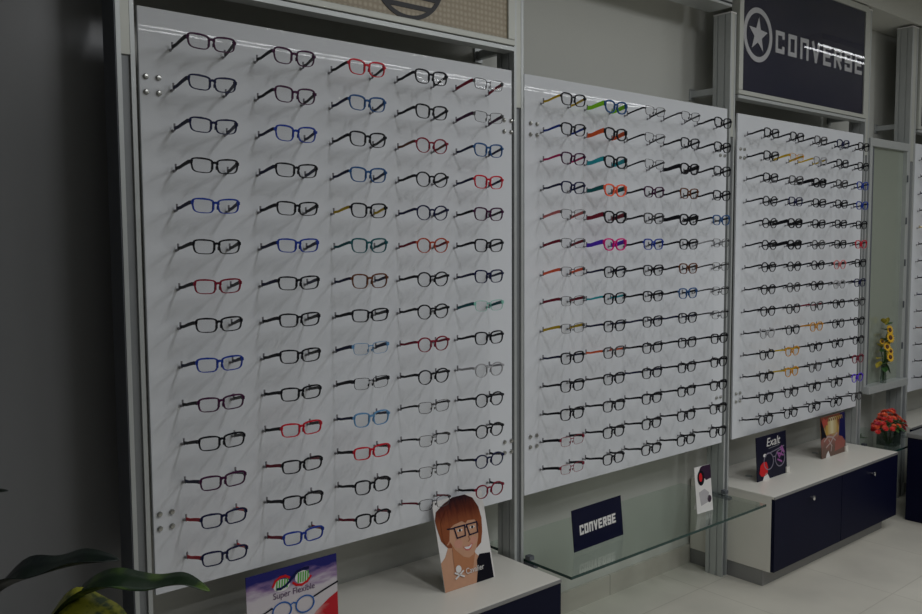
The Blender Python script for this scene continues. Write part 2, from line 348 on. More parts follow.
def proto(st):
    if st in PROTO: return PROTO[st]
    a, b, p, tt, tb, dp, th, wd = STY[st]
    cz = .0265-tt-b; br = .0345
    fr = MB(); inn = []
    for s in (-1, 1):
        inner = lens_loop(a, b, p, CX+s*br, cz, s); outer = lens_loop(a, b, p, CX+s*br, cz, s, tt, tb)
        fr.ring(outer, inner, -DEP, -DEP+dp)
        inn.append(lens_loop(a, b, p, CX+s*br, cz, s, .0004, .0004))
        zt = cz+b*.55; xo = CX+s*(br+a+tt*.5)            # hinge lug
        hx = CX+s*.0670
        lug = max(th, tt*.9)*.9
        fr.slab([(xo-s*.004, zt+lug), (hx, zt+lug*.9), (hx, zt-lug*.9), (xo-s*.002, zt-lug*1.3)], -DEP, -DEP+dp+.004)
        if st in 'HM':
            fr.tube([(CX+s*(br-a+.001), -DEP+.001, cz-.002), (CX+s*(br-a-.002), -DEP+.006, cz-.006)], .0009, 6)
            fr.tube([(CX+s*(br-a-.002), -DEP+.006, cz-.003), (CX+s*(br-a-.001), -DEP+.006, cz-.010)], .0022, 6)
        else:
            fr.slab([(CX+s*(br-a-.001), cz+.006), (CX+s*(br-a-.0045), cz-.001), (CX+s*(br-a-.004), cz-.009), (CX+s*(br-a+.0005), cz-.007)], -DEP+.001, -DEP+dp+.003)
    bz = cz+b*.45; bw = br-a+.001; k = max(tt*.55, .0012)
    fr.slab([(CX-bw, bz-k*1.5), (CX, bz-k*.3), (CX+bw, bz-k*1.5), (CX+bw, bz+k*1.3), (CX, bz+k*1.9), (CX-bw, bz+k*1.3)], -DEP, -DEP+dp)
    fm = fr.mesh('frame_front', frame_mat('K'))
    lm = []
    for L in inn:
        q = MB(); q.slab(L, -DEP+dp*.45, -DEP+dp*.45+.0012); lm.append(q.mesh('lens', M_lens))
    zt = cz+b*.55; tm = []
    for s, tx in ((-1, 0.0), (1, .145)):
        hx = CX+s*.0655; q = MB()
        pts = [(hx, -DEP+dp+.001, zt), (hx+(tx-hx)*.12, -DEP*.85, zt-.0003), (hx+(tx-hx)*.45, -DEP*.55, zt-.0055), (hx+(tx-hx)*.75, -DEP*.26, zt-.0115), (tx, -.002, .0005), (tx, .004, -.0035)]
        q.beam(pts, [(.0017, th), (.0017, th*.95), (.0016, th*.9), (.0016, max(.0026, th*.8)), (.0016, max(.003, th*.9)), (.0014, .0022)])
        tm.append(q.mesh('temple', frame_mat('K')))
    PROTO[st] = (fm, lm, tm)
    return PROTO[st]
def setm(o, k):
    o.material_slots[0].link = 'OBJECT'; o.material_slots[0].material = frame_mat(k)
PROTO_OBJ = {}
def proto_objs(st):
    if st in PROTO_OBJ: return PROTO_OBJ[st]
    fm, lm, tm = proto(st)
    root = bpy.data.objects.new('eyeglasses', None); root.empty_display_size = .03
    kids = [bpy.data.objects.new(n, d) for n, d in (('frame_front', fm), ('lens', lm[0]), ('lens', lm[1]), ('temple', tm[0]), ('temple', tm[1]))]
    PROTO_OBJ[st] = (root, kids); return PROTO_OBJ[st]
ORD = ['top', 'second', 'third', 'fourth', 'fifth', 'sixth', 'seventh', 'eighth', 'ninth', 'tenth', 'eleventh', 'twelfth', 'thirteenth', 'bottom']
def glasses(spec, x, z, row, c, bname, group, sub):
    st, fc, tc = spec
    root, kids = proto_objs(st)
    r = root.copy(); COL.objects.link(r)
    r.location = (x, -.0025, z)
    r.rotation_euler = (math.radians(random.uniform(-1.0, 1.6)), 0, math.radians(random.uniform(-.8, .8)))
    for k, o in enumerate(kids):
        q = o.copy(); COL.objects.link(q); q.parent = r
        if k == 0: setm(q, fc)
        if k > 2:
            setm(q, tc)
            if tc != fc: q['label'] = PAL[tc][0]+' temple'
    fw, tw, sh = PAL[fc][0], PAL[tc][0], STY[st][7]
    if len(bname.split()) > 4: lab = '%s %s glasses, %s temples, %s row%s' % (fw, sh, tw, ORD[row], bname)
    else: lab = '%s %s glasses, %s temples, %s row, %s column of %s' % (fw, sh, tw, ORD[row], sub, bname)
    tag(r, lab, 'eyeglasses', group)
T1 = """RPK SPK SrK SKK Heu
RNN SPK SDN SKK HeP
RNN SbN SKK Ouw SDN
RKK RKN SDN OKK SrN
RbN RKK SKy ONN SPK
RKK RbN Stt Oxu SKK
RuK RKN SwN OKK SNN
RKK RKK RKK OKK Hgt
RbN RKK HlN Ouu SKK
RPK RKK HKK OKK Occ
RKK RrK SlN MeK OKK
RPN RKu RrK MeK OKK
RNr RKK SKK MeK ONK
RNr Rbu SKu Meu OuK"""
T2 = """SKy BDL MeK MKe SKK
SKb BKo MeK SKK SKK
SPp BKq MeK BKK SKK
SNN BkT SPK SwK SKK
Hes BKu SeK BKK SDK
Heu Bmv SbK SKK Mec
Hek SKN SKK SwK Mee
Heu SKq SKK SDK MKe
Hey SKN SKN SKN MKe
SKN Seo SKK SKK SKK
SKK SKe SKN SKK SKK
SKK SKK SKK SKK SKK
HuK SKK SKK SKK SKK
HuK SKK SKK SKK SKK"""
T3 = """SKK SKK SeK SNK SKK
SKK Hay Scy SKK SKK
SKK SeK BKK SeK SbK
OKK SNK SKK SKK SbK
OKK BKK SKK SKK SKK
OKK BKK OeK SKK SrK
OKK OKK OKK OsK SKK
OKK OeK OKK OcK SNK
OKK OKK Oeu OKK OeK
OcK OKK Oaa OKK OKK
OKK Oay OKK OKK OKK
OKK Oay OeK OKK OuK
OKK OKK OKK OKK OvK
OKK OKK OKK OKK OeK"""
PAL['T'] = ('dark teal', (.008, .13, .14)); PAL['D'] = ('denim blue', (.02, .085, .24))
for T, px, bn, gr in ((T1, P1, 'left board', 'eyeglasses on the left display board'), (T2, P2, 'middle board', 'eyeglasses on the middle display board'), (T3, P3, 'star banner board', 'eyeglasses on the board under the star banner')):
    for i, line in enumerate(T.split('\n')):
        for j, sp in enumerate(line.split()):
            glasses(sp, px+j*GRID[px][2], GRID[px][0]-i*GRID[px][1], i, j, bn, gr, ['first', 'second', 'third', 'fourth', 'last'][j])
for i in range(14):
    glasses(['OKK', 'SKK', 'SKN', 'OKK', 'Sww', 'SKK'][i % 6] if i != 4 else 'Say', P4, GRID[P4][0]-i*GRID[P4][1], i, 0, ' of board at right photo edge', 'eyeglasses on the board at the right photo edge', '')

# ------------------------------------------------------------------ cabinets
def cabinet(x0, x1, y0, zt, label, knobs=True, yb=WY-.014, leftface=True):
    r = tag(empty('display_cabinet', ((x0+x1)/2, (y0+yb)/2, 0)), label, 'cabinet')
    cx, cy = r.location.x, r.location.y; w = (x1-x0)/2; a0 = y0-cy; b0 = yb-cy
    a = MB(); a.box(-w, w, a0+.018, b0, .075, zt-.013); a.build('body', M_white, r, .001)
    a = MB(); a.box(-w, w, a0+.004, b0, zt-.013, zt); a.build('top', M_white, r, .002)
    boxo('edge_strip', M_plinth, (-w, w, a0, a0+.0038, zt-.013, zt-.002), r)
    a = MB(); a.box(-w+.003, w-.05, a0+.055, b0, 0, .0745); a.build('plinth', M_plinth, r, .001)
    mid = 0
    for (da, db) in ((-w+.002, mid-.002), (mid+.002, w-.002)):
        d = boxo('door', M_navy, (da, db, a0+.001, a0+.0175, .078, zt-.015), r, .001)
        if knobs:
            kx = (da+db)/2+(-.0 if da < 0 else 0); q = MB()
            q.tube([(kx, a0+.001, zt-.062), (kx, a0-.012, zt-.062)], [.005, .005], 10); q.tube([(kx, a0-.012, zt-.062), (kx, a0-.016, zt-.062), (kx, a0-.022, zt-.062), (kx, a0-.024, zt-.062)], [.006, .0115, .0115, .007], 14)
            q.build('knob', M_chrome, d, smooth=True)
    return r
cabinet(-.088, 1.215, -.245, .43, 'low white topped cabinet with navy doors at left, under the left board')
cabinet(2.6335, 3.915, -.228, .43, 'low white cabinet with navy doors and chrome knobs below the star banner board')
cabinet(4.613, 5.9, -.02, .43, 'white topped cabinet at the right photo edge under the last board', knobs=False)
for x, y, l in ((2.865, .043, 'round grey cable cap on the cabinet top behind the dark card'), (3.55, .058, 'round grey cable cap behind the warm coloured card')):
    a = MB(); a.lathe([(.0001, .004), (.013, .004), (.016, .0025), (.0165, 0)], 20, (0, 0, 0)); o = a.build('cable_cap', M_alu, smooth=True, loc=(x, y, .43)); tag(o, l, 'cable cap', 'cable caps')
# navy counter at right edge
r = tag(empty('navy_counter', (4.65, -.47, 0)), 'free standing navy counter with grey top cut off by the right photo edge', 'counter')
boxo('body', M_navy, (-.54, .54, -.25, .275, 0, .475), r, .003)
boxo('top', M_plinth, (-.545, .545, -.255, .28, .4755, .50), r, .003)

# ------------------------------------------------------------------ glass shelves
def shelf(x0, x1, y0, z, label, brk):
    r = tag(empty('glass_shelf', ((x0+x1)/2, 0, z)), label, 'shelf'); w = (x1-x0)/2; cx = r.location.x
    a = MB(); a.box(-w, w, y0+.0015, WY-.002, -.010, 0); a.build('glass_pane', M_shelf, r)
    a = MB(); a.box(-w, w, y0, y0+.0015, -.010, 0); a.box(-w-.0015, -w, y0, WY-.002, -.010, 0); a.build('polished_edge', M_edge, r)
    for bx in brk:
        a = MB(); a.box(bx-cx-.012, bx-cx+.012, -.04, .085, -.024, -.0105); a.box(bx-cx-.012, bx-cx+.012, -.02, .005, .0005, .016); a.build('shelf_bracket', M_aluD, r, .001)
    return r
shelf(1.290, 2.570, -.223, .41, 'clear green edged glass shelf holding two cards under the middle board', (1.2965, 2.574))
shelf(3.985, 4.500, -.17, .41, 'small glass shelf holding red flowers beside the right cabinet', (3.990, 4.491))

# ------------------------------------------------------------------ tall mirror
r = tag(empty('framed_mirror', (4.240, .02, .712)), 'tall aluminium framed grey-green mirror in the narrow bay behind sunflowers', 'mirror')
H = 2.160-.712; w = .258
a = MB(); a.box(-w, w, -.052, .03, 0, .042); a.box(-w, w, -.02, .03, H-.045, H); a.box(-w, -w+.028, -.02, .03, .042, H-.045); a.box(w-.034, w, -.02, .03, .042, H-.045); a.build('frame', M_alu, r, .002)
boxo('glass', M_mirror, (-w+.027, w-.033, .005, .012, .04, H-.044), r)
boxo('back_panel', M_wall, (-w+.002, w-.002, .0125, .028, .01, H-.01), r)
boxo('post_reflection', M_aluD, (-w+.0285, -w+.075, -.006, .0045, .043, H-.046), r)  # dark strip painted in for the post side's reflection in the glass
for k in range(5):
    boxo('hinge', M_aluD, (w-.036, w-.026, -.026, -.0205, .22+k*.25, .26+k*.25), r)

# ------------------------------------------------------------------ cards
def card(name, loc, wdt, hgt, lean, rotz, mt, label, cat='card', stand=True):
    r = tag(empty(name, loc, (-lean, 0, rotz)), label, cat)
    a = MB(); a.box(0, wdt, 0, .003, 0, hgt); a.build('card_panel', mt, r)
    if stand:
        a = MB(); t = math.tan(lean)
        a.add([(wdt*.35, .0035, .06), (wdt*.65, .0035, .06), (wdt*.65, .0035, hgt*.7), (wdt*.35, .0035, hgt*.7), (wdt*.35, .05, .0+.05*t), (wdt*.65, .05, .0+.05*t)], [(0, 1, 2, 3), (3, 2, 5, 4)])
        a.build('easel_back', M_print_white, r)
    return r
def flat(r, name, pts, mt, layer=1, part=None):
    y = -.0004*layer; a = MB(); n = len(pts); a.v = [(x, y, z) for x, z in pts]; a.f = [tuple(range(n))]; return a.build(name, mt, r)
def ell(cx, cz, rx, rz, a0=0, a1=2*math.pi, n=28):
    return [(cx+rx*math.cos(a0+(a1-a0)*i/n), cz+rz*math.sin(a0+(a1-a0)*i/n)) for i in range(n+(0 if a1-a0 > 6.28 else 1))]
def line(r, name, paths, t, mt, layer=1):
    mb = MB()
    for p in paths: strokes(mb, p, t, -.0004*layer-.0002, -.0004*layer)
    return mb.build(name, mt, r)
def pmat(n, c, rough=.45, **k): return mat('print_'+n, c, rough, spec=.12, **({'noise': .08, 'nscale': 40} | k))
SCR = pmat('skin', (.56, .31, .20)); HAIR = None; RED = pmat('red', (.6, .015, .02)); PNAVY = pmat('navy', (.008, .010, .07)); PBLK = pmat('black', (.006, .006, .012))
def grad_mat(name, stops, axis='Z', scale=1.0, off=0.0, noise=.0, nscale=(4, 4, 4)):
    mt = mat(name, (.5, .5, .5), .45, spec=.15); nt = mt.node_tree; b = nt.nodes['Principled BSDF']
    tc = nt.nodes.new('ShaderNodeTexCoord'); sp = nt.nodes.new('ShaderNodeSeparateXYZ'); nt.links.new(tc.outputs['Object'], sp.inputs[0])
    mp = nt.nodes.new('ShaderNodeMath'); mp.operation = 'MULTIPLY_ADD'; mp.inputs[1].default_value = scale; mp.inputs[2].default_value = off
    nt.links.new(sp.outputs[axis], mp.inputs[0]); last = mp
    if noise:
        mg = nt.nodes.new('ShaderNodeMapping'); mg.inputs['Scale'].default_value = nscale; mg.inputs['Rotation'].default_value = (0, .5, 0)
        nn = nt.nodes.new('ShaderNodeTexNoise'); nn.inputs['Scale'].default_value = 1; nn.inputs['Detail'].default_value = 3
        nt.links.new(tc.outputs['Object'], mg.inputs[0]); nt.links.new(mg.outputs[0], nn.inputs['Vector'])
        ad = nt.nodes.new('ShaderNodeMath'); ad.operation = 'MULTIPLY_ADD'; ad.inputs[1].default_value = noise; ad.inputs[2].default_value = 0
        nt.links.new(nn.outputs['Fac'], ad.inputs[0]); a2 = nt.nodes.new('ShaderNodeMath'); nt.links.new(mp.outputs[0], a2.inputs[0]); nt.links.new(ad.outputs[0], a2.inputs[1]); last = a2
    cr_ = nt.nodes.new('ShaderNodeValToRGB'); e = cr_.color_ramp.elements
    while len(e) < len(stops): e.new(.5)
    for el, (p_, c_) in zip(e, stops): el.position = p_; el.color = (*c_, 1)
    nt.links.new(last.outputs[0], cr_.inputs[0]); nt.links.new(cr_.outputs[0], b.inputs['Base Color'])
    return mt
HAIR = grad_mat('print_auburn_hair', [(.25, (.26, .075, .03)), (.5, (.13, .028, .015)), (.75, (.025, .008, .012))], 'Z', 6.5, -1.35, .45, (90, 1, 12))
# --- frame advert card, left cabinet
W_, H_ = .300, .205
gm = grad_mat('print_burst', [(.25, (.62, .58, .60)), (.42, (.60, .55, .60)), (.55, (.28, .18, .34)), (.68, (.02, .02, .16))], 'Z', 5.0, -.44, .42, (14, 1, 45))
r = card('advert_card', (.166, -.012, .4305), W_, H_, .03, .0, gm, 'blue white and red advert card picturing blue glasses, on the left cabinet')
flat(r, 'red_corner', [(.175, .0), (.3, .0), (.3, .088), (.27, .075), (.225, .048)], grad_mat('print_red_burst', [(.2, (.62, .35, .33)), (.6, (.5, .02, .03))], 'X', 7, -1.5, .5, (20, 1, 60)), 1)
dna = lambda ph, a_, x0, x1: [(x0+(x1-x0)*i/20, .166+a_*math.sin(ph+math.pi*2*.95*i/20)) for i in range(21)]
line(r, 'swoosh', [[(.098, .147), (.108, .146), (.124, .151), (.138, .161), (.150, .172), (.165, .183), (.185, .187), (.200, .186)]], .0075, PNAVY, 3)
line(r, 'red_swoosh', [[(.084, .158), (.092, .172), (.108, .180), (.124, .180), (.136, .173)], [(.150, .152), (.160, .144), (.178, .140), (.196, .146), (.208, .158)]], .007, RED, 2)
flat(r, 'white_loop', ell(.112, .155, .027, .018), M_print_white, 1); flat(r, 'white_loop', ell(.180, .163, .024, .019), M_print_white, 1)
line(r, 'green_bars', [[(.095+k*.0085, .147), (.097+k*.0085, .170)] for k in range(5)]+[[(.166+k*.008, .150), (.168+k*.008, .176)] for k in range(5)], .0045, pmat('green', (.10, .42, .06)), 2)
text('lettering', 'Super Flexible', .0265, pmat('violet_grey', (.14, .09, .16)), r, (.152, -.0012, .119), .0002, .92)
gb = pmat('frame_blue', (.02, .12, .42))
line(r, 'pictured_frame', [ell(.110+s, .080, .0300, .0245)+[ell(.110+s, .080, .0300, .0245)[0]] for s in (0, .076)]+[[(.138, .090), (.148, .094), (.158, .090)], [(.083, .092), (.075, .096)], [(.213, .092), (.221, .096)]], .0038, gb, 3)
for tp in ([(.077, .095), (.045, .084), (.004, .076)], [(.219, .095), (.255, .106), (.299, .118)]): line(r, 'pictured_temple', [tp], .0050, PBLK, 4)
# --- portrait card
W_, H_ = .218, .297
r = card('portrait_card', (.838, -.076, .4305), W_, H_, .24, -.02, M_print_white, 'tall photo card of a smiling woman with auburn fringe and dark glasses')
SK = lambda n, p, m_, l: flat(r, n, p, m_, l)
SK('pictured_shoulder', [(.0, .0), (.190, .0), (.205, .02), (.16, .085), (.145, .10), (.06, .15), (.045, .150), (.02, .11), (.0, .095)], SCR, 1)
SK('pictured_top', [(.135, .0), (.212, .0), (.212, .085), (.165, .090), (.150, .072), (.146, .035)], PBLK, 2)
SK('pictured_hair', [(.004, .21), (.001, .235), (.010, .262), (.045, .282), (.085, .297), (.140, .297), (.172, .280), (.192, .245), (.198, .205), (.192, .160), (.180, .125), (.158, .112), (.140, .12), (.05, .135), (.036, .138), (.014, .165)], HAIR, 3)
SK('pictured_neck', [(.05, .05), (.125, .04), (.148, .10), (.055, .16)], pmat('skin_deep', (.46, .20, .10)), 4)
SK('pictured_ear', ell(.038, .168, .013, .022), pmat('skin_pink', (.50, .24, .15)), 4)
SK('pictured_face', [(.042, .215), (.170, .215), (.176, .180), (.170, .145), (.155, .112), (.138, .094), (.118, .088), (.096, .096), (.066, .125), (.048, .155)], SCR, 5)
SK('pictured_cheek', ell(.148, .140, .016, .013), pmat('blush', (.60, .30, .22)), 6)
SK('pictured_cheek', ell(.082, .142, .018, .014), pmat('blush', (.60, .30, .22)), 6)
SK('pictured_fringe', [(.020, .175), (.022, .225), (.05, .260), (.12, .268), (.175, .250), (.192, .205), (.186, .165), (.178, .190), (.165, .207), (.135, .210), (.125, .203), (.110, .212), (.075, .207), (.055, .198), (.046, .160), (.030, .145)], HAIR, 7)
for cx_ in (.096, .150):
    SK('pictured_eye', ell(cx_, .184, .011, .0045), M_print_white, 7); SK('pictured_iris', ell(cx_, .184, .005, .0048), pmat('eye_dark', (.03, .02, .02)), 8)
    line(r, 'pictured_brow', [[(cx_-.014, .1965), (cx_+.012, .198)]], .003, pmat('eye_dark', (.03, .02, .02)), 8)
line(r, 'pictured_glasses', [[(cx_-.023, .197), (cx_+.023, .197), (cx_+.020, .163), (cx_-.016, .161), (cx_-.023, .197)] for cx_ in (.096, .150)]+[[(.119, .190), (.127, .190)], [(.073, .195), (.045, .198)]], .0045, pmat('glasses_navy', (.012, .012, .035)), 9)
line(r, 'pictured_nose', [[(.128, .158), (.133, .146), (.124, .141)]], .0025, pmat('skin_line', (.36, .16, .09)), 8)
SK('pictured_lips', [(.098, .129), (.112, .126), (.126, .128), (.142, .133), (.136, .119), (.124, .111), (.109, .114)], pmat('lips', (.55, .14, .13)), 7)
SK('pictured_teeth', [(.103, .1265), (.124, .1245), (.138, .130), (.132, .121), (.122, .1165), (.110, .118)], M_print_white, 8)
SK('skull_logo', ell(.066, .062, .012, .012), M_print_white, 9)
line(r, 'crossed_bones', [[(.050, .034), (.084, .052)], [(.050, .052), (.084, .034)]], .0055, M_print_white, 9)
text('lettering', 'Cavalier', .027, M_print_white, r, (.134, -.0040, .038), .0002, .9)
# --- converse card
r = card('navy_card', (1.474, -.069, .4105), .300, .158, .10, .03, pmat('card_navy', (.004, .005, .026), .3), 'navy card with white block lettering standing on the glass shelf')
blockword('CONVERSE', .038, .057, .0232, .037, .0048, .0080, -.0008, -.0003, M_print_white, r, rise=.0003)
# --- small white card
r = card('brochure_card', (2.215, -.105, .4105), .110, .200, .10, -.05, M_print_white, 'small white brochure with dark corner standing by the post on glass')
flat(r, 'dark_picture', [(.055, .2), (.11, .2), (.11, .14), (.075, .135), (.03, .18), (.04, .195)], pmat('plum_dark', (.035, .015, .04)), 1)
flat(r, 'round_emblem', ell(.040, .150, .024, .033), PBLK, 2); flat(r, 'red_centre', ell(.038, .153, .011, .019), RED, 3)
flat(r, 'dark_detail', ell(.090, .052, .014, .016), pmat('grey_dark', (.06, .04, .06)), 1)
flat(r, 'folded_figure', [(.02, .09), (.06, .10), (.09, .08), (.08, .04), (.03, .03)], pmat('pale_grey', (.45, .43, .45)), 1)
# --- dark script card
r = card('script_card', (2.791, -.047, .4305), .275, .213, .06, 0, pmat('card_black', (.006, .006, .022), .3), 'black card with white script and purple glasses, nearer card on the right cabinet')
text('lettering', 'Exalt', .058, M_print_white, r, (.150, -.0012, .158), .0002, 1.1, .25)
line(r, 'underline', [[(.110, .146), (.205, .152)]], .0025, pmat('grey_mid', (.25, .25, .27)), 2)
line(r, 'pictured_glasses', [ell(.105+s*.105, .085, .043, .040)+[ell(.105+s*.105, .085, .043, .040)[0]] for s in (0, 1)]+[[(.147, .100), (.167, .100)], [(.06, .118), (.16, .128), (.25, .140)]], .0048, pmat('glasses_grey', (.22, .20, .26)), 2)
flat(r, 'pictured_gleam', ell(.072, .118, .014, .008), M_print_white, 3)
line(r, 'purple_pattern', [[(.185, .118), (.205, .09), (.235, .12), (.215, .135)], [(.20, .11), (.24, .095)], [(.19, .08), (.225, .065)], [(.23, .14), (.25, .11)]], .009, pmat('purple', (.30, .10, .30)), 3)
flat(r, 'red_patch', [(.018, .038), (.03, .075), (.055, .088), (.085, .085), (.098, .055), (.09, .025), (.06, .018), (.035, .022)], RED, 4)
flat(r, 'white_corner', [(.045, .0), (.11, .0), (.085, .035), (.06, .02)], M_print_white, 4)
a = MB(); a.box(.262, .292, -.006, .02, 0, .030); a.build('acrylic_foot', M_white, r)
# --- warm card
r = card('warm_card', (3.445, -.034, .4305), .268, .220, .06, 0, grad_mat('print_warm', [(.2, (.16, .10, .08)), (.45, (.30, .12, .10)), (.62, (.45, .30, .12)), (.85, (.16, .05, .03))], 'Z', 4.6, -.25, .5, (18, 1, 18)), 'card with warm gold glow and red pattern, farther card on the right cabinet')
flat(r, 'dark_side', [(.19, .0+.08), (.268, .06), (.268, .22), (.215, .22), (.20, .15)], PNAVY, 1)
flat(r, 'dark_side', [(.0, .10), (.03, .11), (.06, .105), (.03, .16), (.01, .2), (.0, .2)], PBLK, 1)
flat(r, 'gold_glow', [(.05, .12), (.19, .12), (.18, .19), (.06, .19)], grad_mat('print_gold', [(.2, (.45, .28, .06)), (.5, (.62, .55, .35)), (.85, (.40, .24, .06))], 'X', 5.5, -.25, .2, (30, 1, 8)), 1)
flat(r, 'red_letters', [(.012, .195), (.03, .215), (.055, .20), (.075, .212), (.072, .17), (.045, .175), (.03, .16)], pmat('red_soft', (.40, .07, .05)), 2)
line(r, 'gold_letters', [[(.085+k*.022, .190), (.088+k*.022, .206), (.100+k*.022, .206), (.103+k*.022, .190)] for k in range(7)], .0045, pmat('gold', (.40, .30, .16)), 2)
line(r, 'white_curves', [[(.03, .09), (.07, .11), (.12, .10), (.15, .08)], [(.05, .055), (.10, .075), (.13, .10), (.17, .115)], [(.08, .09), (.11, .055), (.10, .03)]], .008, pmat('pale_pink', (.42, .32, .30)), 3)
flat(r, 'red_pattern', [(.14, .02), (.25, .03), (.262, .06), (.23, .09), (.19, .10), (.15, .07)], grad_mat('print_red_pattern', [(.3, (.45, .02, .02)), (.6, (.30, .10, .08))], 'X', 2, 0, .8, (60, 1, 60)), 2)
flat(r, 'white_corner', [(.04, .0), (.09, .0), (.07, .035), (.05, .02)], M_print_white, 4)
a = MB(); a.box(.255, .285, -.006, .02, 0, .030); a.build('acrylic_foot', M_white, r)

# ------------------------------------------------------------------ flowers
M_leafd = mat('leaf_green', (.03, .09, .02), .45, noise=.5, nscale=30)
M_vase = glassy('vase_glass', (.72, .76, .74), .9)
M_stem = mat('stem_green', (.05, .11, .03), .5, noise=.3)
FL = [mat('petal_red', (.62, .03, .025), .5, noise=.25, nscale=60), mat('petal_orange_red', (.75, .10, .03), .5, noise=.25, nscale=60), mat('petal_deep_red', (.45, .012, .04), .5, noise=.25, nscale=60)]
def petals(mb, c, nrm, r0, n, cup=.35, w=.36):
    nrm = Vector(nrm).normalized(); a_ = nrm.orthogonal().normalized(); b_ = nrm.cross(a_); c = Vector(c)
    for i in range(n):
        t = 2*math.pi*i/n; d = a_*math.cos(t)+b_*math.sin(t); s_ = nrm.cross(d)
        p0 = c; p1 = c+d*r0*.5+s_*r0*w+nrm*r0*cup*.4; p2 = c+d*r0+nrm*r0*cup; p3 = c+d*r0*.5-s_*r0*w+nrm*r0*cup*.4
        mb.add([p0, p1, p2, p3, p0-nrm*.001, p1-nrm*.001, p2-nrm*.001, p3-nrm*.001], [(0, 1, 2), (0, 2, 3), (4, 6, 5), (4, 7, 6), (1, 5, 6, 2), (2, 6, 7, 3)])
VX, VY = 4.125, -.085
v = tag(empty('flower_vase', (VX, VY, .4105)), 'low square smoky glass vase under the red flowers', 'vase')
a = MB(); s = .048
a.box(-s, s, -s, s, 0, .006)
for b in ((-s, -s+.003, -s, s), (s-.003, s, -s, s), (-s+.003, s-.003, -s, -s+.003), (-s+.003, s-.003, s-.003, s)): a.box(b[0], b[1], b[2], b[3], .006, .095)
a.build('glass_body', M_vase, v)
boxo('rim', M_edge, (-s, s, -s, -s+.003, .0952, .097), v)
f = tag(empty('red_bouquet', (VX, VY, .42)), 'bouquet of bright red and orange flowers in a glass vase beside the cabinet', 'flowers')
rr = random.Random(3)
for k in range(58):
    th = rr.uniform(0, 2*math.pi); q = math.sqrt(rr.uniform(0, 1)); x = .145*q*math.cos(th); y = .068*q*math.sin(th); z = .092+.090*(1-q*q)+rr.uniform(-.014, .014)
    fl = MB(); nn = Vector((x*3, y*3-.15, .4)).normalized()
    petals(fl, (x, y, z), nn, .018, 9, .35); petals(fl, Vector((x, y, z))+nn*.004, nn, .012, 7, .7)
    o = fl.build('flower_head', FL[rr.choice((0, 0, 0, 1, 1, 2))], f)
    if k % 2 == 0:
        sm = MB(); sm.tube([(x*.15, y*.15, .0), (x*.5, y*.5, .07), (x, y, z-.002)], .0014, 5); sm.build('stem', M_stem, o)
def leaf(mb, base, d, L, wd, droop=.2, n=6, up=Vector((0, 0, 1))):
    base = Vector(base); d = Vector(d).normalized(); s_ = d.cross(up).normalized(); nn = s_.cross(d).normalized(); vs = []
    for i in range(n+1):
        t = i/n; c = base+d*L*t-Vector((0, 0, 1))*droop*L*t*t; h = wd*math.sin(math.pi*min(1, t*.96+.04))**.8
        vs += [c-s_*h, c-nn*h*.25, c+s_*h]
    fs = []
    for i in range(n):
        for j in (0, 1): fs.append((i*3+j, i*3+j+1, i*3+j+4, i*3+j+3))
    mb.add(vs, fs)
lf = MB()
for k in range(46):
    th = rr.uniform(0, 2*math.pi); q = rr.uniform(.3, 1); leaf(lf, (.06*q*math.cos(th), .04*q*math.sin(th), .085+.04*rr.random()), (math.cos(th), math.sin(th), rr.uniform(-.1, .8)), rr.uniform(.05, .085), .013, .3)
lf.build('foliage', M_leafd, f)
# grey-green sprig left of the bouquet
sp = tag(empty('sprig_pot', (4.02, .06, .4105)), 'pale green sprig in a small clear pot left of the red flowers', 'plant')
a = MB(); a.lathe([(.0001, 0), (.026, 0), (.030, .05), (.028, .05), (.025, .004), (.0001, .004)], 18); a.build('pot', M_vase, sp, smooth=True)
lf = MB()
for k in range(26):
    th = rr.uniform(0, 2*math.pi); leaf(lf, (.01*math.cos(th), .01*math.sin(th), .03), (math.cos(th), math.sin(th), rr.uniform(.3, 1.6)), rr.uniform(.04, .07), .008, .3)
lf.build('foliage', mat('sage_leaf', (.13, .22, .11), .6, noise=.3), sp)

